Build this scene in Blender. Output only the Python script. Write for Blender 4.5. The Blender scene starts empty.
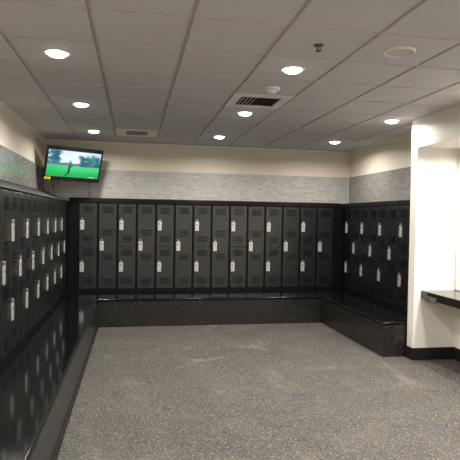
import bpy, bmesh, math, random
from mathutils import Vector, Matrix
random.seed(4)
S = bpy.context.scene
COL = S.collection
# ------------------------------------------------------------------ measures (metres, eye at the origin)
ZF, ZC = -1.676, 1.208          # floor, ceiling
ZB = -1.248                     # bench top
XL, YB, XR = -1.028, 8.724, 3.633   # locker fronts
WL, WB, WR = -1.438, 8.85, 3.80     # walls above the lockers
PL = 0.311                      # locker pitch
DEP = 0.40
ZD1, ZD0 = 0.194, -1.196        # door top, bottom
ZH = 0.212                      # front edge of the sloping tops
PX, PY0, PY1 = 3.307, 5.85, 5.71    # pier face, far and near edge
ZS = 0.866                      # underside of the bulkhead
AX = 3.85                       # back wall of the vanity alcove
YN = -2.6                       # wall behind the camera
G, GX, GY = 0.6096, -0.8816, 3.1853

# ------------------------------------------------------------------ helpers
def obj(name, bm, mat, parent=None, smooth=False, bevel=0, recalc=True):
    if recalc: bmesh.ops.recalc_face_normals(bm, faces=bm.faces[:])
    me = bpy.data.meshes.new(name); bm.to_mesh(me); bm.free()
    o = bpy.data.objects.new(name, me); COL.objects.link(o)
    for m in (mat if isinstance(mat, (list, tuple)) else [mat]): me.materials.append(m)
    if smooth:
        for p in me.polygons: p.use_smooth = True
    if bevel:
        b = o.modifiers.new('bevel', 'BEVEL'); b.width = bevel; b.segments = 2; b.limit_method = 'ANGLE'
    if parent: o.parent = parent
    return o
def thing(name, label, cat, loc=(0,0,0), rz=0, group=None):
    o = bpy.data.objects.new(name, None); COL.objects.link(o); o.empty_display_size = .1
    o.location = loc; o.rotation_euler = (0,0,rz)
    return tag(o, label, cat, group)
def tag(o, label, cat, group=None):
    o['label'] = label; o['category'] = cat
    if group: o['group'] = group
    return o
def struct(name, bm, mat, parent=None, **k):
    o = obj(name, bm, mat, parent, **k); o['kind'] = 'structure'; return o
def box(bm, x0, x1, y0, y1, z0, z1, mi=0):
    v = [bm.verts.new((x,y,z)) for x in (x0,x1) for y in (y0,y1) for z in (z0,z1)]
    for f in ((0,1,3,2),(4,6,7,5),(0,4,5,1),(2,3,7,6),(0,2,6,4),(1,5,7,3)):
        bm.faces.new([v[i] for i in f]).material_index = mi
    return v
def prism(bm, pts, axis, a0, a1, mi=0):
    """pts: 2D polygon; axis 'x' -> (y,z), 'y' -> (x,z), 'z' -> (x,y); extruded from a0 to a1"""
    def P(p, a): return (a,p[0],p[1]) if axis=='x' else (p[0],a,p[1]) if axis=='y' else (p[0],p[1],a)
    A = [bm.verts.new(P(p,a0)) for p in pts]; B = [bm.verts.new(P(p,a1)) for p in pts]
    fs = [bm.faces.new(A), bm.faces.new(B[::-1])]
    n = len(pts)
    for i in range(n): fs.append(bm.faces.new((A[i],A[(i+1)%n],B[(i+1)%n],B[i])))
    for f in fs: f.material_index = mi
def lathe(bm, prof, n=40, c=(0,0,0), mi=0):
    rings = []
    for r, z in prof:
        rings.append([bm.verts.new((c[0]+r*math.cos(2*math.pi*k/n), c[1]+r*math.sin(2*math.pi*k/n), c[2]+z)) for k in range(n)] if r > 1e-6 else [bm.verts.new((c[0],c[1],c[2]+z))])
    for a, b in zip(rings, rings[1:]):
        for k in range(n):
            k2 = (k+1)%n
            if len(a)==1 and len(b)==1: continue
            if len(a)==1: f = bm.faces.new((a[0], b[k], b[k2]))
            elif len(b)==1: f = bm.faces.new((a[k], b[0], a[k2]))
            else: f = bm.faces.new((a[k], b[k], b[k2], a[k2]))
            f.material_index = mi; f.smooth = True
def tube(name, pts, r, mat, parent=None):
    cu = bpy.data.curves.new(name, 'CURVE'); cu.dimensions = '3D'; cu.bevel_depth = r; cu.bevel_resolution = 3
    sp = cu.splines.new('BEZIER'); sp.bezier_points.add(len(pts)-1)
    for b, p in zip(sp.bezier_points, pts): b.co = p; b.handle_left_type = b.handle_right_type = 'AUTO'
    cu.use_fill_caps = True
    tmp = bpy.data.objects.new('tmp', cu); COL.objects.link(tmp)
    dg = bpy.context.evaluated_depsgraph_get(); me = bpy.data.meshes.new_from_object(tmp.evaluated_get(dg))
    bpy.data.objects.remove(tmp)
    me.name = name; me.materials.clear(); me.materials.append(mat)
    for p in me.polygons: p.use_smooth = True
    o = bpy.data.objects.new(name, me); COL.objects.link(o)
    if parent: o.parent = parent
    return o

# ------------------------------------------------------------------ materials
def mat(name, col, rough=.5, metal=0, spec=.5, bump=0, bscale=200, var=0, vscale=3):
    m = bpy.data.materials.new(name); m.use_nodes = True
    nt = m.node_tree; b = nt.nodes['Principled BSDF']
    b.inputs['Base Color'].default_value = (*col,1); b.inputs['Roughness'].default_value = rough
    b.inputs['Metallic'].default_value = metal; b.inputs['Specular IOR Level'].default_value = spec
    tc = nt.nodes.new('ShaderNodeTexCoord')
    if var:
        n = nt.nodes.new('ShaderNodeTexNoise'); n.inputs['Scale'].default_value = vscale; n.inputs['Detail'].default_value = 4
        nt.links.new(tc.outputs['Object'], n.inputs['Vector'])
        r = nt.nodes.new('ShaderNodeMapRange'); r.inputs[3].default_value = 1-var; r.inputs[4].default_value = 1+var
        nt.links.new(n.outputs['Fac'], r.inputs[0])
        mx = nt.nodes.new('ShaderNodeVectorMath'); mx.operation = 'SCALE'; mx.inputs[0].default_value = col
        nt.links.new(r.outputs[0], mx.inputs['Scale']); nt.links.new(mx.outputs[0], b.inputs['Base Color'])
    if bump:
        n = nt.nodes.new('ShaderNodeTexNoise'); n.inputs['Scale'].default_value = bscale
        nt.links.new(tc.outputs['Object'], n.inputs['Vector'])
        bp = nt.nodes.new('ShaderNodeBump'); bp.inputs['Strength'].default_value = bump; bp.inputs['Distance'].default_value = .002
        nt.links.new(n.outputs['Fac'], bp.inputs['Height']); nt.links.new(bp.outputs['Normal'], b.inputs['Normal'])
    return m
def emit(name, col, s):
    m = bpy.data.materials.new(name); m.use_nodes = True
    b = m.node_tree.nodes['Principled BSDF']
    b.inputs['Base Color'].default_value = (*col,1)
    b.inputs['Emission Color'].default_value = (*col,1); b.inputs['Emission Strength'].default_value = s
    return m
def ramp(nt, stops, interp='LINEAR'):
    r = nt.nodes.new('ShaderNodeValToRGB'); r.color_ramp.interpolation = interp
    e = r.color_ramp.elements
    while len(e) < len(stops): e.new(.5)
    for k, (p, c) in zip(e, stops): k.position = p; k.color = (*c,1)
    return r
def flecked(name, stops, scale, rough, dust=None, bump=.15, big=.0):
    m = bpy.data.materials.new(name); m.use_nodes = True; nt = m.node_tree; L = nt.links
    b = nt.nodes['Principled BSDF']; b.inputs['Roughness'].default_value = rough
    tc = nt.nodes.new('ShaderNodeTexCoord')
    v = nt.nodes.new('ShaderNodeTexVoronoi'); v.inputs['Scale'].default_value = scale
    L.new(tc.outputs['Object'], v.inputs['Vector'])
    sx = nt.nodes.new('ShaderNodeSeparateColor'); L.new(v.outputs['Color'], sx.inputs[0])
    r = ramp(nt, stops, 'CONSTANT'); L.new(sx.outputs[0], r.inputs[0])
    col = r.outputs[0]
    if dust:
        n = nt.nodes.new('ShaderNodeTexNoise'); n.inputs['Scale'].default_value = 1.7; n.inputs['Detail'].default_value = 7; n.inputs['Roughness'].default_value = .62; n.inputs['Distortion'].default_value = .6
        L.new(tc.outputs['Object'], n.inputs['Vector'])
        r2 = ramp(nt, [(.46,(0,0,0)),(.60,(.12,.12,.12)),(.72,(.75,.75,.75))]); L.new(n.outputs['Fac'], r2.inputs[0])
        mx = nt.nodes.new('ShaderNodeMix'); mx.data_type = 'RGBA'
        L.new(r2.outputs[0], mx.inputs[0]); L.new(col, mx.inputs[6]); mx.inputs[7].default_value = (*dust,1)
        col = mx.outputs[2]
    L.new(col, b.inputs['Base Color'])
    if bump:
        bp = nt.nodes.new('ShaderNodeBump'); bp.inputs['Strength'].default_value = bump; bp.inputs['Distance'].default_value = .003
        L.new(v.outputs['Distance'], bp.inputs['Height']); L.new(bp.outputs['Normal'], b.inputs['Normal'])
    return m
def mosaic(name, axis, c1, c2, mortar, rough=.3):
    m = bpy.data.materials.new(name); m.use_nodes = True; nt = m.node_tree; L = nt.links
    b = nt.nodes['Principled BSDF']
    tc = nt.nodes.new('ShaderNodeTexCoord'); sp = nt.nodes.new('ShaderNodeSeparateXYZ'); cb = nt.nodes.new('ShaderNodeCombineXYZ')
    L.new(tc.outputs['Object'], sp.inputs[0]); L.new(sp.outputs[axis], cb.inputs[0]); L.new(sp.outputs[2], cb.inputs[1])
    br = nt.nodes.new('ShaderNodeTexBrick'); L.new(cb.outputs[0], br.inputs['Vector'])
    br.inputs['Scale'].default_value = 1; br.inputs['Brick Width'].default_value = .100; br.inputs['Row Height'].default_value = .043
    br.inputs['Mortar Size'].default_value = .004; br.inputs['Mortar Smooth'].default_value = .2; br.inputs['Bias'].default_value = 0
    br.inputs['Color1'].default_value = (*c1,1); br.inputs['Color2'].default_value = (*c2,1); br.inputs['Mortar'].default_value = (*mortar,1)
    L.new(br.outputs['Color'], b.inputs['Base Color'])
    b.inputs['Roughness'].default_value = rough
    bp = nt.nodes.new('ShaderNodeBump'); bp.inputs['Strength'].default_value = .5; bp.inputs['Distance'].default_value = .003; bp.invert = True
    L.new(br.outputs['Fac'], bp.inputs['Height']); L.new(bp.outputs['Normal'], b.inputs['Normal'])
    return m

M_cream = mat('cream_wall_paint', (.74,.67,.55), .6, bump=.05, var=.02)
M_white = mat('white_wall_paint', (.86,.82,.74), .55, bump=.05)
M_rear = mat('rear_wall_reflection_grey', (.66,.67,.68), .6, bump=.05)  # unseen wall, tone chosen to neutralise its reflection in the back doors
M_tileceil = mat('ceiling_tile_board', (.64,.62,.63), .9, spec=.1, bump=.3, bscale=300, var=.03, vscale=6)
M_grid = mat('ceiling_grid_metal', (.63,.60,.59), .6, spec=.2)
M_floor = flecked('flecked_rubber_floor', [(0,(.020,.019,.018)),(.25,(.052,.048,.043)),(.58,(.074,.068,.060)),(.80,(.118,.104,.087)),(.94,(.23,.20,.155))], 130, .7, dust=(.20,.182,.152))
M_base = flecked('dark_flecked_bench_face', [(0,(.007,.007,.007)),(.40,(.014,.0133,.0125)),(.74,(.027,.0245,.0215)),(.94,(.070,.061,.05))], 95, .30, bump=.1)
M_top = mat('polished_black_stone', (.004,.004,.004), .09, spec=.32, var=.15, vscale=60)
M_door = mat('charcoal_locker_enamel', (.0050,.0052,.0055), .29, spec=1.0, bump=.06, bscale=350, var=.08, vscale=4)
M_body = mat('black_locker_frame_enamel', (.003,.0032,.0034), .5, spec=.15, var=.1)
M_hood = mat('black_satin_sloping_top', (.006,.006,.006), .5, spec=.5, var=.1, vscale=5)
M_steel = mat('brushed_silver_handle', (.66,.65,.63), .38, metal=.6, spec=.5, var=.05, vscale=40)
M_latch = mat('grey_latch_metal', (.30,.26,.25), .4, metal=.6, var=.1, vscale=50)
M_dark = mat('dark_lock_core', (.02,.018,.017), .4, var=.1)
M_blackbase = mat('black_rubber_baseboard', (.008,.008,.008), .5, var=.1)
M_plastic = mat('black_tv_plastic', (.008,.008,.010), .3, var=.1)
M_cord = mat('black_cord', (.010,.010,.010), .5, var=.1)
M_vent = mat('white_enamel_fixture', (.84,.81,.77), .5, var=.03)
M_ventdark = mat('dark_duct_void', (.012,.011,.010), .8, var=.1)
M_louver = mat('grey_vent_blade', (.16,.15,.14), .5, var=.05)
M_grille = mat('grey_grille_mesh', (.30,.28,.26), .6, var=.05)
M_yellow = mat('yellow_energy_sticker', (.85,.72,.03), .5, var=.03)
M_ink = mat('black_sticker_print', (.03,.03,.02), .6, var=.05)
M_lens = emit('lit_lamp_lens', (1,.96,.90), 14)
M_mirror = mat('mirror_glass', (.9,.9,.9), .02, metal=1, var=.01)
M_edge = mat('silver_edge_strip', (.72,.70,.66), .35, metal=.5, var=.05)
M_box = mat('grey_metal_box', (.09,.088,.085), .45, metal=.3, var=.1)
M_granite = mat('black_polished_counter', (.02,.018,.016), .14, var=.3, vscale=90)
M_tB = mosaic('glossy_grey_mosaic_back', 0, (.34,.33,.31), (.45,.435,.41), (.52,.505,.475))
M_tS = mosaic('glossy_grey_mosaic_side_shaded', 1, (.19,.182,.172), (.255,.245,.23), (.29,.28,.262), .24)  # same mosaic as the back, colour darkened for shade on the side walls

# ------------------------------------------------------------------ the room
bm = bmesh.new(); box(bm, WL-.1, 4.3, YN-.1, 9.3, ZF-.1, ZF); struct('floor', bm, M_floor)
bm = bmesh.new(); box(bm, WL-.12, WL, YN-.1, 9.3, ZF, ZC+.1); struct('wall_left', bm, M_cream)
bm = bmesh.new()   # upper wall stands forward over the lockers' recess
box(bm, WL, 4.2, WB, 9.3, .22, ZC+.1); box(bm, WL, 4.2, 9.16, 9.3, ZF, .22); struct('wall_back', bm, M_cream)
bm = bmesh.new()
box(bm, WR, 4.2, PY0, WB, .22, ZC+.1); box(bm, 4.07, 4.2, PY0, 9.16, ZF, .22); struct('wall_right', bm, M_cream)
bm = bmesh.new()   # pier, bulkhead over the alcove, alcove walls
box(bm, PX, 4.2, PY1, PY0, ZF, ZC+.1); struct('wall_pier', bm, M_white, bevel=.006)
bm = bmesh.new(); box(bm, PX, 4.2, .2, PY1, ZS+.02, ZC+.1); struct('wall_bulkhead', bm, M_white)
bm = bmesh.new(); box(bm, PX, 4.2, .2, PY1, ZS, ZS+.02); struct('ceiling_alcove', bm, M_white)
bm = bmesh.new(); box(bm, AX, 4.2, .2, PY1, ZF, ZS); struct('wall_alcove', bm, M_white)
bm = bmesh.new(); box(bm, PX, 4.2, YN, .2, ZF, ZC+.1); struct('wall_right_near', bm, M_white)

bm = bmesh.new(); box(bm, WL, 4.2, YN-.12, YN, ZF, ZC+.1); struct('wall_rear', bm, M_rear)

# ceiling: sunk grid with tiles standing just below it
skip = {(3,3), (1,7)}            # grid squares taken by the diffuser and the return grille
bm = bmesh.new()
box(bm, WL, 4.2, YN, WB+.05, ZC+.016, ZC+.08, 1)
xs = [GX+i*G for i in range(-1,9)]; ys = [GY+j*G for j in range(-10,10)]
for i in range(len(xs)-1):
    for j in range(len(ys)-1):
        if (i-1, j-10) in skip: continue
        x0,x1 = max(xs[i]+.013, WL), min(xs[i+1]-.013, 4.15); y0,y1 = max(ys[j]+.013, YN), min(ys[j+1]-.013, WB+.02)
        if x1-x0 < .03 or y1-y0 < .03: continue
        c = .003
        A = [bm.verts.new(p) for p in ((x0,y0,ZC+.018),(x1,y0,ZC+.018),(x1,y1,ZC+.018),(x0,y1,ZC+.018))]
        B = [bm.verts.new(p) for p in ((x0+c,y0+c,ZC),(x1-c,y0+c,ZC),(x1-c,y1-c,ZC),(x0+c,y1-c,ZC))]
        bm.faces.new(B)
        for k in range(4): bm.faces.new((A[k],A[(k+1)%4],B[(k+1)%4],B[k])).material_index = 1
struct('ceiling', bm, [M_tileceil, M_grid])

# mosaic bands
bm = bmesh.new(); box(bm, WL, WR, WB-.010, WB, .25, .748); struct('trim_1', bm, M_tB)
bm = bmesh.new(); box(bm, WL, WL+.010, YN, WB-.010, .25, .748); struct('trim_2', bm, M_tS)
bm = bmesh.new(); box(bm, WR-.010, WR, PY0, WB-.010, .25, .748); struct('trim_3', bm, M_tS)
bm = bmesh.new(); box(bm, WR-.022, WR-.010, WB-.022, WB-.010, .27, .748); struct('trim_4', bm, M_edge)
# ceiling edge angle along the walls
bm = bmesh.new()
box(bm, WL, WR, WB-.025, WB, ZC-.022, ZC); box(bm, WL, WL+.025, YN, WB-.025, ZC-.022, ZC); box(bm, WR-.025, WR, PY0, WB-.025, ZC-.022, ZC)
struct('trim_5', bm, M_vent)
# black baseboard round the pier and along the alcove
bm = bmesh.new()
box(bm, PX-.012, PX, PY1-.012, PY0-.0, ZF, ZF+.145); box(bm, PX, AX, PY1-.012, PY1, ZF, ZF+.145); box(bm, AX-.012, AX, .2, PY1-.012, ZF, ZF+.145)
struct('baseboard_vanity', bm, M_blackbase)

# ------------------------------------------------------------------ U-shaped bench on which the lockers stand
BXL, BXR, BYB, BYE = -0.5114, 2.997, 7.952, 5.872
bench = thing('built_in_bench', 'black U-shaped built-in bench with polished top running in front of the lockers', 'bench', (1.2, 8.3, ZF))
def bobj(name, bm, m, **k):
    o = obj(name, bm, m, bench, **k); o.matrix_parent_inverse = Matrix.Translation((-1.2,-8.3,-ZF)); return o
NY = 2.0                          # near end of the left run, below the picture
outline = [(WL+.002,NY),(BXL-.006,NY),(BXL-.006,BYB),(BXR,BYB),(BXR,BYE),(4.06,BYE),(4.06,9.15),(WL+.002,9.15)]
bm = bmesh.new(); prism(bm, outline, 'z', ZB-.038, ZB); tp = bobj('bench_top', bm, M_top, bevel=.015); tp.modifiers['bevel'].segments = 4
for p_ in tp.data.polygons: p_.use_smooth = True
tp.modifiers['bevel'].harden_normals = True
o_ = .022
bm = bmesh.new(); prism(bm, [(WL+.004,NY+.02),(BXL+.003,NY+.02),(BXL+.003,BYB+o_),(WL+.004,BYB+o_)], 'z', ZF, ZB-.038); bobj('bench_base', bm, M_base)
bm = bmesh.new(); prism(bm, [(WL+.004,BYB+o_),(4.05,BYB+o_),(4.05,9.14),(WL+.004,9.14)], 'z', ZF, ZB-.038); bobj('bench_base', bm, M_base)
bm = bmesh.new(); prism(bm, [(BXR+o_,BYE+.012),(4.05,BYE+.012),(4.05,BYB+o_),(BXR+o_,BYB+o_)], 'z', ZF, ZB-.038); bobj('bench_base', bm, M_base)
bm = bmesh.new(); box(bm, BXL+.003, BXL+.014, NY+.02, BYB+o_, ZF, ZF+.075)
o = bobj('toe_strip', bm, M_blackbase); o['label'] = 'black strip along the foot of the left run'

# ------------------------------------------------------------------ lockers
def door_bm(w, h, vents):
    """door sheet in x 0..w, z 0..h, front at y=0, real slots cut through"""
    holes = []
    for zc, kind in vents:
        if kind == 'slot':
            for r in range(4):
                n = 4 if r % 2 == 0 else 3
                for k in range(n):
                    cx = w/2+.002 + (k-(n-1)/2)*.046
                    holes.append((cx-.018, cx+.018, zc+.042-r*.028-.0075, zc+.042-r*.028+.0075))
        else:
            for r in range(5):
                n = 6 if r % 2 == 0 else 5
                for k in range(n):
                    cx = w/2+.002 + (k-(n-1)/2)*.031
                    holes.append((cx-.0095, cx+.0095, zc+.046-r*.023-.009, zc+.046-r*.023+.009))
    bm = bmesh.new(); c = .004; T = .017; D = .010
    X = [c, w-c]; Zs = sorted(set([c, h-c]+[round(v,5) for q in holes for v in q[2:]]))
    cache = {}
    def V(x, y, z):
        k = (round(x,5),round(y,5),round(z,5))
        if k not in cache: cache[k] = bm.verts.new(k)
        return cache[k]
    def quad(*p):
        try: bm.faces.new([V(*q) for q in p])
        except ValueError: pass
    for z0, z1 in zip(Zs, Zs[1:]):
        row = sorted([q for q in holes if q[2] < (z0+z1)/2 < q[3]])
        cuts = [c]+[v for q in row for v in (q[0],q[1])]+[w-c]
        for k in range(0, len(cuts), 2): quad((cuts[k],0,z0),(cuts[k+1],0,z0),(cuts[k+1],0,z1),(cuts[k],0,z1))
    for x0,x1,z0,z1 in holes:
        P = ((x0,z0),(x1,z0),(x1,z1),(x0,z1))
        for k in range(4):
            a, b = P[k], P[(k+1)%4]; quad((a[0],0,a[1]),(b[0],0,b[1]),(b[0],D,b[1]),(a[0],D,a[1]))
    F = ((c,c),(w-c,c),(w-c,h-c),(c,h-c)); E = ((0,0),(w,0),(w,h),(0,h))
    for k in range(4):
        a, b, e, f = F[k], F[(k+1)%4], E[k], E[(k+1)%4]
        quad((a[0],0,a[1]),(b[0],0,b[1]),(f[0],c,f[1]),(e[0],c,e[1]))
        quad((e[0],c,e[1]),(f[0],c,f[1]),(f[0],T,f[1]),(e[0],T,e[1]))
    return bm
GAP = .0155
DW = PL-2*GAP
HB = ZB                            # the locker's foot
def add_door(root, z0, z1, hz, vents):
    d = obj('door', door_bm(DW, z1-z0, [(v-z0,k) for v,k in vents]), M_door, root, recalc=False)
    d.location = (GAP, 0, z0-HB)
    hx, hz = .047, hz-z0
    bm = bmesh.new(); box(bm, hx-.033, hx+.033, -.014, .001, hz-.079, hz+.076)
    h = obj('handle', bm, M_steel, d, bevel=.005); h['label'] = 'silver pull handle'
    bm = bmesh.new(); lathe(bm, [(0,.003),(.009,.003),(.010,.0),(.010,-.004)], 16)
    for v in bm.verts: v.co = (hx-.006+v.co.x, -.0145-v.co.z, hz+.030+v.co.y)
    obj('lock', bm, M_dark, d)
    bm = bmesh.new(); box(bm, hx-.016, hx+.016, -.018, .001, hz+.078, hz+.112)
    obj('latch', bm, M_latch, d, bevel=.005)
    return d
def make_locker(double):
    r = bpy.data.objects.new('locker', None); COL.objects.link(r); r.empty_display_size = .1
    bm = bmesh.new()
    box(bm, .0005, PL-.0005, .019, DEP, 0, ZH-HB-.004)
    for x0,x1 in ((.0005,GAP-.0015),(PL-GAP+.0015,PL-.0005)): box(bm, x0, x1, .003, .019, 0, ZH-HB-.004)
    box(bm, GAP-.0015, PL-GAP+.0015, .003, .019, 0, ZD0-HB-.0015)
    box(bm, GAP-.0015, PL-GAP+.0015, .003, .019, ZD1-HB+.0015, ZH-HB-.004)
    obj('body', bm, M_body, r)
    if double:
        add_door(r, -.4985, ZD1, -.158, [(.092,'slot'),(-.382,'slot')])
        add_door(r, ZD0, -.5025, -.842, [(-.606,'mesh'),(-1.072,'slot')])
    else:
        add_door(r, ZD0, ZD1, -.495, [(.090,'mesh'),(-.282,'slot'),(-.680,'slot'),(-1.085,'slot')])
    return r
def copy_tree(o, parent=None):
    c = o.copy(); COL.objects.link(c)
    if parent: c.parent = parent
    for ch in list(o.children): copy_tree(ch, c)
    return c
proto = {True: make_locker(True), False: make_locker(False)}
used = {True: False, False: False}
def place(double, loc, rz, label, group):
    if used[double]: r = copy_tree(proto[double])
    else: r = proto[double]; used[double] = True
    r.location = loc; r.rotation_euler = (0,0,rz)
    tag(r, label, 'locker', group)
ORD = ['first','second','third','fourth','fifth','sixth','seventh','eighth','ninth','tenth','eleventh','twelfth','thirteenth','fourteenth','fifteenth']
D0 = -.879
for k in range(14):
    dbl = k % 2 == 0
    place(dbl, (D0+k*PL, YB, HB), 0,
          f"black locker with {'two stacked doors' if dbl else 'one full-height door'}, {ORD[k]} from the left along the back wall", 'lockers along the back wall')
LD0 = 8.1795-.060
for c in range(15):
    dbl = c % 2 == 1
    place(dbl, (XL, LD0-c*PL, HB), math.pi/2,
          f"black locker with {'two stacked doors' if dbl else 'one full-height door'} on the left wall, {ORD[c]} from the back corner", 'lockers along the left wall')
RD0 = 8.524+.060
for c in range(7):
    dbl = c % 2 == 0
    place(dbl, (XR, RD0-c*PL, HB), -math.pi/2,
          f"black locker with {'two stacked doors' if dbl else 'one full-height door'} on the right wall, {ORD[c]} from the back corner", 'lockers along the right wall')

# black filler panels in the corners and at the ends of the banks
def filler(x0,x1,y0,y1,label,z1=ZH-.004):
    bm = bmesh.new(); box(bm, x0,x1,y0,y1,HB,z1); tag(obj('filler_panel', bm, M_body, bevel=.002), label, 'panel')
filler(-1.40, D0-.0005, YB+.003, YB+.04, 'black filler panel between the left corner and the back wall lockers')
filler(XL-.04, XL-.003, LD0+PL+.0005, YB+.002, 'black filler panel between the back corner and the left wall lockers')
filler(D0+14*PL+.0005, XR+.04, YB+.003, YB+.04, 'black filler panel closing the right end of the back wall lockers')
filler(XR+.003, XR+.04, RD0+.0005, YB+.002, 'black filler panel between the back corner and the right wall lockers')
filler(XR+.003, XR+.04, BYE+.01, RD0-7*PL-.0005, 'black filler panel between the right wall lockers and the white pier')
filler(XL-.40, XL-.003, LD0-14*PL-.04, LD0-14*PL-.001, 'black end panel closing the near end of the left wall lockers')

# sloping tops over the three banks
LY0 = LD0-14*PL-.04
bm = bmesh.new()
prism(bm, [(XL+.004,ZH-.003),(XL+.004,ZH+.004),(WL+.011,.376),(WL+.011,ZH-.003)], 'y', LY0, WB-.011)
tag(obj('sloping_locker_top', bm, M_hood, bevel=.002), 'black sloping top over the left wall lockers, under the television', 'locker top', 'black tops over the locker banks')
bm = bmesh.new()
prism(bm, [(YB-.004,ZH-.003),(YB+.004,.272),(WB-.011,.286),(WB-.011,ZH-.003)], 'x', XL+.005, XR-.005)
tag(obj('capped_locker_top', bm, M_body, bevel=.002), 'black capped top over the back wall lockers, under the mosaic band', 'locker top', 'black tops over the locker banks')
bm = bmesh.new()
prism(bm, [(XR-.004,ZH-.003),(XR+.004,.266),(WR-.011,.288),(WR-.011,ZH-.003)], 'y', PY0+.002, WB-.011)
tag(obj('capped_locker_top', bm, M_body, bevel=.002), 'black capped top over the right wall lockers beside the white pier', 'locker top', 'black tops over the locker banks')

# ------------------------------------------------------------------ television
W, H = .868, .513
TVM = Matrix.Translation((-.900,8.262,.762)) @ Matrix.Rotation(.487,4,'Z') @ Matrix.Rotation(.33,4,'X') @ Matrix.Rotation(.012,4,'Y')
tv = thing('television', 'flat black television tilted down from the corner, showing a golfer on green grass', 'television')
tv.matrix_world = TVM
bz, bt, bb = .022, .050, .058
sx0, sx1, sz0, sz1 = -W/2+bz, W/2-bz, -H/2+bb, H/2-bt
bm = bmesh.new()
box(bm, -W/2, W/2, .006, .040, -H/2, H/2)                       # back shell behind the bezel ring
box(bm, -W/2, sx0, -.008, .006, -H/2, H/2); box(bm, sx1, W/2, -.008, .006, -H/2, H/2)
box(bm, sx0, sx1, -.008, .006, -H/2, sz0); box(bm, sx0, sx1, -.008, .006, sz1, H/2)
box(bm, -.24, .24, .040, .075, -.15, .12)
obj('case', bm, M_plastic, tv)
# screen: the picture is a colour per vertex on the lit panel
def lerp(a,b,t): return tuple(x+(y-x)*t for x,y in zip(a,b))
def sm(a,b,x): t = max(0,min(1,(x-a)/(b-a))); return t*t*(3-2*t)
rn = random.Random(8); blobs = []
for k in range(96):
    side = k % 2
    if side == 0: blobs.append((rn.uniform(-.02,.21), rn.uniform(.03,.46), rn.uniform(.04,.08), rn.random()))
    else: blobs.append((rn.uniform(.60,1.0), rn.uniform(.14,.54), rn.uniform(.05,.085), rn.random()))
for k in range(40): blobs.append((k/39, .50+rn.uniform(-.03,.03), rn.uniform(.025,.045), rn.random()))
def picture(u, v):                                             # v runs down
    c = lerp((.85,.95,1.0), (.35,.72,.85), sm(.30,.0,v)*sm(.5,.0,u)) 
    if u > .6: c = lerp(c, (.35,.65,.8), .5*sm(.6,.9,u))
    for bx,by,r,t in blobs:
        d = math.hypot((u-bx)*1.1, (v-by)*.8)/r
        if d < 1: c = lerp(c, lerp((.004,.07,.13),(.02,.26,.30),t), .8*(1-d*d))
    if v > .47: c = lerp(c, (.02,.10,.20), sm(.47,.52,v)*.75)
    if v > .56:
        g = lerp((.015,.66,.17), (.006,.46,.08), sm(.6,1,v)); g = lerp(g, (.12,.76,.30), .5*sm(.9,.6,v)*sm(.0,.5,u))
        c = lerp(c, g, sm(.555,.60,v))
    s = abs((u-.40) + (v-.86)*.45)                              # shadow on the grass
    if .84 < v < .99 and s < .022: c = lerp(c, (.0,.12,.03), .8)
    if math.hypot((u-.425)/.022, (v-.40)/.045) < 1: c = (.25,.45,.50)
    if math.hypot((u-.43)/.045, (v-.54)/.11) < 1: c = (.02,.20,.26)
    if abs(u-.415-(.75-v)*.05) < .020 and .60 < v < .87: c = (.02,.03,.05)
    if .975 > v > .955 and .80 < u < .93: c = lerp(c,(.8,.95,.85),.6)
    return c
bm = bmesh.new(); lay = bm.loops.layers.float_color.new('picture'); NX, NYY = 120, 68
vs = [[bm.verts.new((sx0+(sx1-sx0)*i/NX, .002, sz1+(sz0-sz1)*j/NYY)) for i in range(NX+1)] for j in range(NYY+1)]
cs = [[picture(i/NX, j/NYY) for i in range(NX+1)] for j in range(NYY+1)]
for j in range(NYY):
    for i in range(NX):
        f = bm.faces.new((vs[j][i],vs[j+1][i],vs[j+1][i+1],vs[j][i+1]))
        for lp, (jj,ii) in zip(f.loops, ((j,i),(j+1,i),(j+1,i+1),(j,i+1))): lp[lay] = (*cs[jj][ii],1)
ms = bpy.data.materials.new('lit_screen'); ms.use_nodes = True
at = ms.node_tree.nodes.new('ShaderNodeVertexColor'); at.layer_name = 'picture'
b = ms.node_tree.nodes['Principled BSDF']; b.inputs['Base Color'].default_value = (.01,.01,.01,1); b.inputs['Roughness'].default_value = .2
ms.node_tree.links.new(at.outputs['Color'], b.inputs['Emission Color']); b.inputs['Emission Strength'].default_value = 1.0
sc_ = obj('screen', bm, ms, tv, recalc=False); sc_['label'] = 'lit screen showing a golf course'
bm = bmesh.new(); box(bm, -W/2+.006, -W/2+.098, -.0105, -.0085, -H/2+.006, -H/2+.044)
stk = obj('sticker', bm, M_yellow, tv); stk['label'] = 'yellow sticker'
bm = bmesh.new(); box(bm, -W/2+.026, -W/2+.080, -.0115, -.0105, -H/2+.028, -H/2+.033); box(bm, -W/2+.036, -W/2+.074, -.0115, -.0105, -H/2+.017, -H/2+.022); obj('print', bm, M_ink, stk)
bm = bmesh.new(); box(bm, -.020, .020, -.0095, -.0085, -H/2+.013, -H/2+.019); obj('badge', bm, M_box, tv)
# wall arm
Ti = TVM.inverted()
bm = bmesh.new()
def bar(bm, a, b, w):
    a, b = Vector(a), Vector(b); d = (b-a); L = d.length
    q = d.to_track_quat('Z','Y').to_matrix().to_4x4(); n0 = len(bm.verts)
    v = box(bm, -w/2,w/2,-w/2,w/2,0,L)
    for p in v: p.co = (Matrix.Translation(a) @ q) @ p.co
Bp = Vector((0,.080,-.01))
bar(bm, Ti @ Vector((-1.02,WB-.04,.80)), Bp, .045)
obj('wall_arm', bm, M_plastic, tv)
bm = bmesh.new(); box(bm, -1.12, -.92, WB-.040, WB-.001, .66, .92)
for v in bm.verts: v.co = Ti @ v.co
obj('wall_plate', bm, M_plastic, tv)
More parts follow.
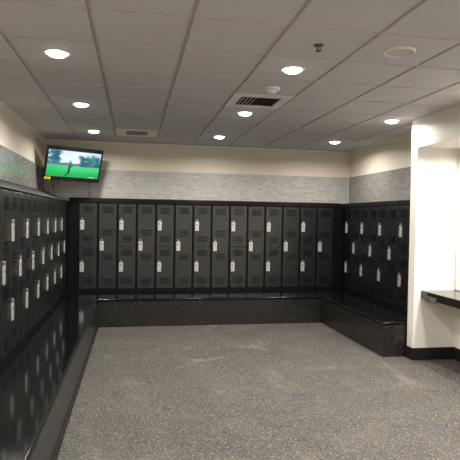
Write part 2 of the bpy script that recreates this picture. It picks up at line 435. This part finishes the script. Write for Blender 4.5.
# cords under the television
def tvp(x,y,z): return TVM @ Vector((x,y,z))
hoodz = lambda x: ZH+.012+(.376-ZH)*(XL-x)/(XL-WL)
zl = -H/2+.030
p, q = tvp(-.30,.046,zl), tvp(-.20,.046,zl)
tag(tube('cable', [p, p+Vector((.0,.03,-.10)), p+Vector((.05,.06,-.165)), q+Vector((.0,.04,-.10)), q], .006, M_cord),
    'black cable hanging in a loop below the left end of the television', 'cable')
p = tvp(-.255,.050,zl)
tag(tube('cable', [p, p+Vector((-.015,.04,-.12)), Vector((-1.19,8.22,hoodz(-1.19)+.012)), Vector((-1.27,8.30,hoodz(-1.27)+.012))], .006, M_cord),
    'black power cable dropping from the television onto the left sloping locker top', 'cable')
p = tvp(.30,.046,zl)
tag(tube('cable', [p, p+Vector((-.005,.08,-.07)), Vector((-.70,8.66,.33)), Vector((-.77,8.78,.275)), Vector((-.80,8.815,.287))], .005, M_cord),
    'thin black cord running from the television to the black cap over the back wall lockers', 'cable')

# ------------------------------------------------------------------ ceiling fixtures
LX = (-.577, 1.252, 3.080); LYS = (7.757, 5.928, 4.099, 2.271, .442, -1.387)  # nearest rows are out of view, added along the pattern to light the room
ROW = ('left','middle','right'); POWER = 25.5
for ix, x in enumerate(LX):
    for iy, y in enumerate(LYS):
        t = thing('downlight', f"round lit ceiling downlight in the {ROW[ix]} row, {ORD[iy]} from the back wall", 'ceiling light', (x,y,ZC), 0, 'recessed ceiling downlights')
        bm = bmesh.new(); lathe(bm, [(.073,.004),(.075,-.005),(.098,-.006),(.102,-.0005),(.100,.004)], 40); obj('trim_ring', bm, M_vent, t)
        bm = bmesh.new(); lathe(bm, [(.073,.003),(.070,-.012),(.056,-.023),(.03,-.029),(0,-.030)], 40); obj('lens', bm, M_lens, t)  # lens domed downward so its shape stands in for the lamp's bloom
        l = bpy.data.lights.new('downlight_lamp', 'AREA'); l.shape = 'DISK'; l.size = .145; l.energy = POWER; l.color = (1,.955,.895); l.spread = math.radians(165)
        lo = bpy.data.objects.new('lamp', l); COL.objects.link(lo); lo.parent = t; lo.location = (0,0,-.032)
for iy, y in enumerate((5.02, 3.7, 2.4)):  # unseen lights added under the bulkhead to brighten the white alcove
    t = thing('added_alcove_light', f"added unseen round light under the white bulkhead, {ORD[iy]} from the pier", 'ceiling light', (3.60,y,ZS), 0, 'added lights over the vanity counter')
    bm = bmesh.new(); lathe(bm, [(.050,.004),(.052,-.005),(.066,-.006),(.070,0),(.068,.004)], 32); obj('trim_ring', bm, M_vent, t)
    bm = bmesh.new(); lathe(bm, [(.051,-.001),(.03,-.008),(0,-.010)], 32); obj('lens', bm, M_lens, t)
    l = bpy.data.lights.new('added_alcove_lamp', 'AREA'); l.shape = 'DISK'; l.size = .10; l.energy = 27; l.color = (1,.95,.87); l.spread = math.radians(165)
    lo = bpy.data.objects.new('lamp', l); COL.objects.link(lo); lo.parent = t; lo.location = (0,0,-.014)
# square diffuser
t = thing('ceiling_diffuser', 'white square air diffuser with dark slanted blades in the middle of the ceiling', 'air vent', (1.252,5.319,ZC))
bm = bmesh.new(); a, c = .297, .205
for q in ((-a,a,-a,-c),(-a,a,c,a),(-a,-c,-c,c),(c,a,-c,c)): box(bm, *q, -.006, .008)
obj('frame', bm, M_vent, t, bevel=.003)
bm = bmesh.new(); box(bm, -c, c, -c, c, .006, .010); obj('duct', bm, M_ventdark, t)
for k in range(8):                                             # blades: left third across, the rest along
    bm = bmesh.new()
    if k < 4:
        x = -c+.030+k*.042; prism(bm, [(x-.008,-.004),(x-.003,-.004),(x+.010,.006),(x+.005,.006)], 'y', -c, c)
    else:
        y = -c+.045+(k-4)*.098; prism(bm, [(y-.020,-.004),(y-.014,-.004),(y+.024,.006),(y+.018,.006)], 'x', -.040, c)
    obj('blade', bm, M_louver if k >= 4 else M_vent, t)
# return grille in the far row
t = thing('return_grille', 'white ceiling panel with a grey slotted grille near the television', 'air vent', (.033,7.757,ZC))
bm = bmesh.new(); a = .297; cx, cy = .15, .19
for q in ((-a,a,-a,-cy),(-a,a,cy,a),(-a,-cx,-cy,cy),(cx,a,-cy,cy)): box(bm, *q, -.006, .008)
obj('frame', bm, M_vent, t, bevel=.003)
bm = bmesh.new(); box(bm, -cx, cx, -cy, cy, .000, .004)
for k in range(9): y = -cy+.03+k*.041; box(bm, -cx, cx, y-.008, y+.008, -.004, .0)
obj('grille', bm, M_grille, t)
# loudspeaker
t = thing('ceiling_speaker', 'round flush white speaker grille in the ceiling near the right', 'speaker', (1.861,3.49,ZC))
bm = bmesh.new(); lathe(bm, [(.114,.0),(.112,-.009),(.102,-.014),(.091,-.008),(.088,-.003)], 48); obj('rim', bm, M_vent, t)
bm = bmesh.new(); lathe(bm, [(.089,-.003),(.05,-.0045),(0,-.005)], 48); obj('grille', bm, M_tileceil, t)
# sprinkler
t = thing('sprinkler_head', 'small dark fire sprinkler head hanging from a ceiling tile', 'sprinkler', (1.252,3.49,ZC))
bm = bmesh.new(); lathe(bm, [(.036,0),(.034,-.006),(.018,-.009),(.010,-.012)], 24); obj('escutcheon', bm, M_box, t)
bm = bmesh.new(); lathe(bm, [(.009,-.010),(.009,-.020),(.005,-.024),(.005,-.037),(0,-.038)], 12); obj('pipe', bm, M_latch, t)
bm = bmesh.new(); lathe(bm, [(0,-.036),(.020,-.038),(.021,-.042),(0,-.043)], 20); obj('deflector', bm, M_box, t)
for s in (-1,1):
    bm = bmesh.new(); box(bm, s*.013-.002, s*.013+.002, -.003, .003, -.039, -.016); obj('arm', bm, M_box, t)
# detector
t = thing('smoke_detector', 'small white smoke detector on the ceiling beside the square diffuser', 'smoke detector', (1.252,4.735,ZC))
bm = bmesh.new(); lathe(bm, [(.075,0),(.074,-.014),(.062,-.022),(.045,-.024),(.042,-.024)], 32); obj('base', bm, M_vent, t)
bm = bmesh.new(); lathe(bm, [(.043,-.023),(.040,-.040),(.028,-.047),(0,-.049)], 32); obj('dome', bm, M_vent, t)

# ------------------------------------------------------------------ vanity alcove
t = thing('vanity_counter', 'black polished wall-hung counter in the white alcove at right', 'counter', (AX-.003,3.6,-.93))
bm = bmesh.new(); box(bm, -(AX-3.40), 0, -2.4, PY1-3.6-.001, 0, .092); obj('countertop', bm, M_granite, t, bevel=.006)
bm = bmesh.new()
for y in (-2.2, -.4, 1.3): box(bm, -.33, 0, y-.02, y+.02, -.05, 0)
obj('bracket', bm, M_box, t)
t = thing('outlet_box', 'small grey metal outlet box on the front edge of the black counter', 'outlet box', (3.40,5.49,-.945))
bm = bmesh.new(); box(bm, -.018, 0, -.115, .115, 0, .058); obj('housing', bm, M_box, t, bevel=.003)
bm = bmesh.new(); box(bm, -.021, -.018, -.10, -.01, .010, .048); obj('cover', bm, M_louver, t, bevel=.001)
t = thing('wall_mirror', 'large mirror above the black counter at the right edge', 'mirror', (AX,3.6,-.832))
bm = bmesh.new(); box(bm, -.012, -.002, -2.3, PY1-3.6-.025, 0.005, 1.622); obj('glass', bm, M_mirror, t)
bm = bmesh.new(); box(bm, -.016, -.001, PY1-3.6-.025, PY1-3.6-.012, 0, 1.627); obj('edge_strip', bm, M_edge, t)

# ------------------------------------------------------------------ camera, world, view
cam = bpy.data.cameras.new('camera'); co = bpy.data.objects.new('camera', cam); COL.objects.link(co); S.camera = co
yaw, pitch, roll, f = .1831, -.0242, .0162, 521.44
cam.sensor_fit = 'HORIZONTAL'; cam.sensor_width = 36; cam.lens = f*36/460; cam.clip_start = .05
cy, sy, cp, sp = math.cos(yaw), math.sin(yaw), math.cos(pitch), math.sin(pitch)
F = Vector((sy*cp, cy*cp, sp)); R0 = Vector((cy,-sy,0)); U0 = R0.cross(F)
R = math.cos(roll)*R0 + math.sin(roll)*U0; U = -math.sin(roll)*R0 + math.cos(roll)*U0
m = Matrix((R, U, -F)).transposed().to_4x4(); co.matrix_world = m
w = bpy.data.worlds.new('world'); S.world = w; w.use_nodes = True
w.node_tree.nodes['Background'].inputs[0].default_value = (1,.93,.84,1); w.node_tree.nodes['Background'].inputs[1].default_value = .0
vs_ = S.view_settings; vs_.view_transform = 'Standard'; vs_.look = 'None'; vs_.gamma = 1; vs_.use_curve_mapping = False; vs_.exposure = 0.0
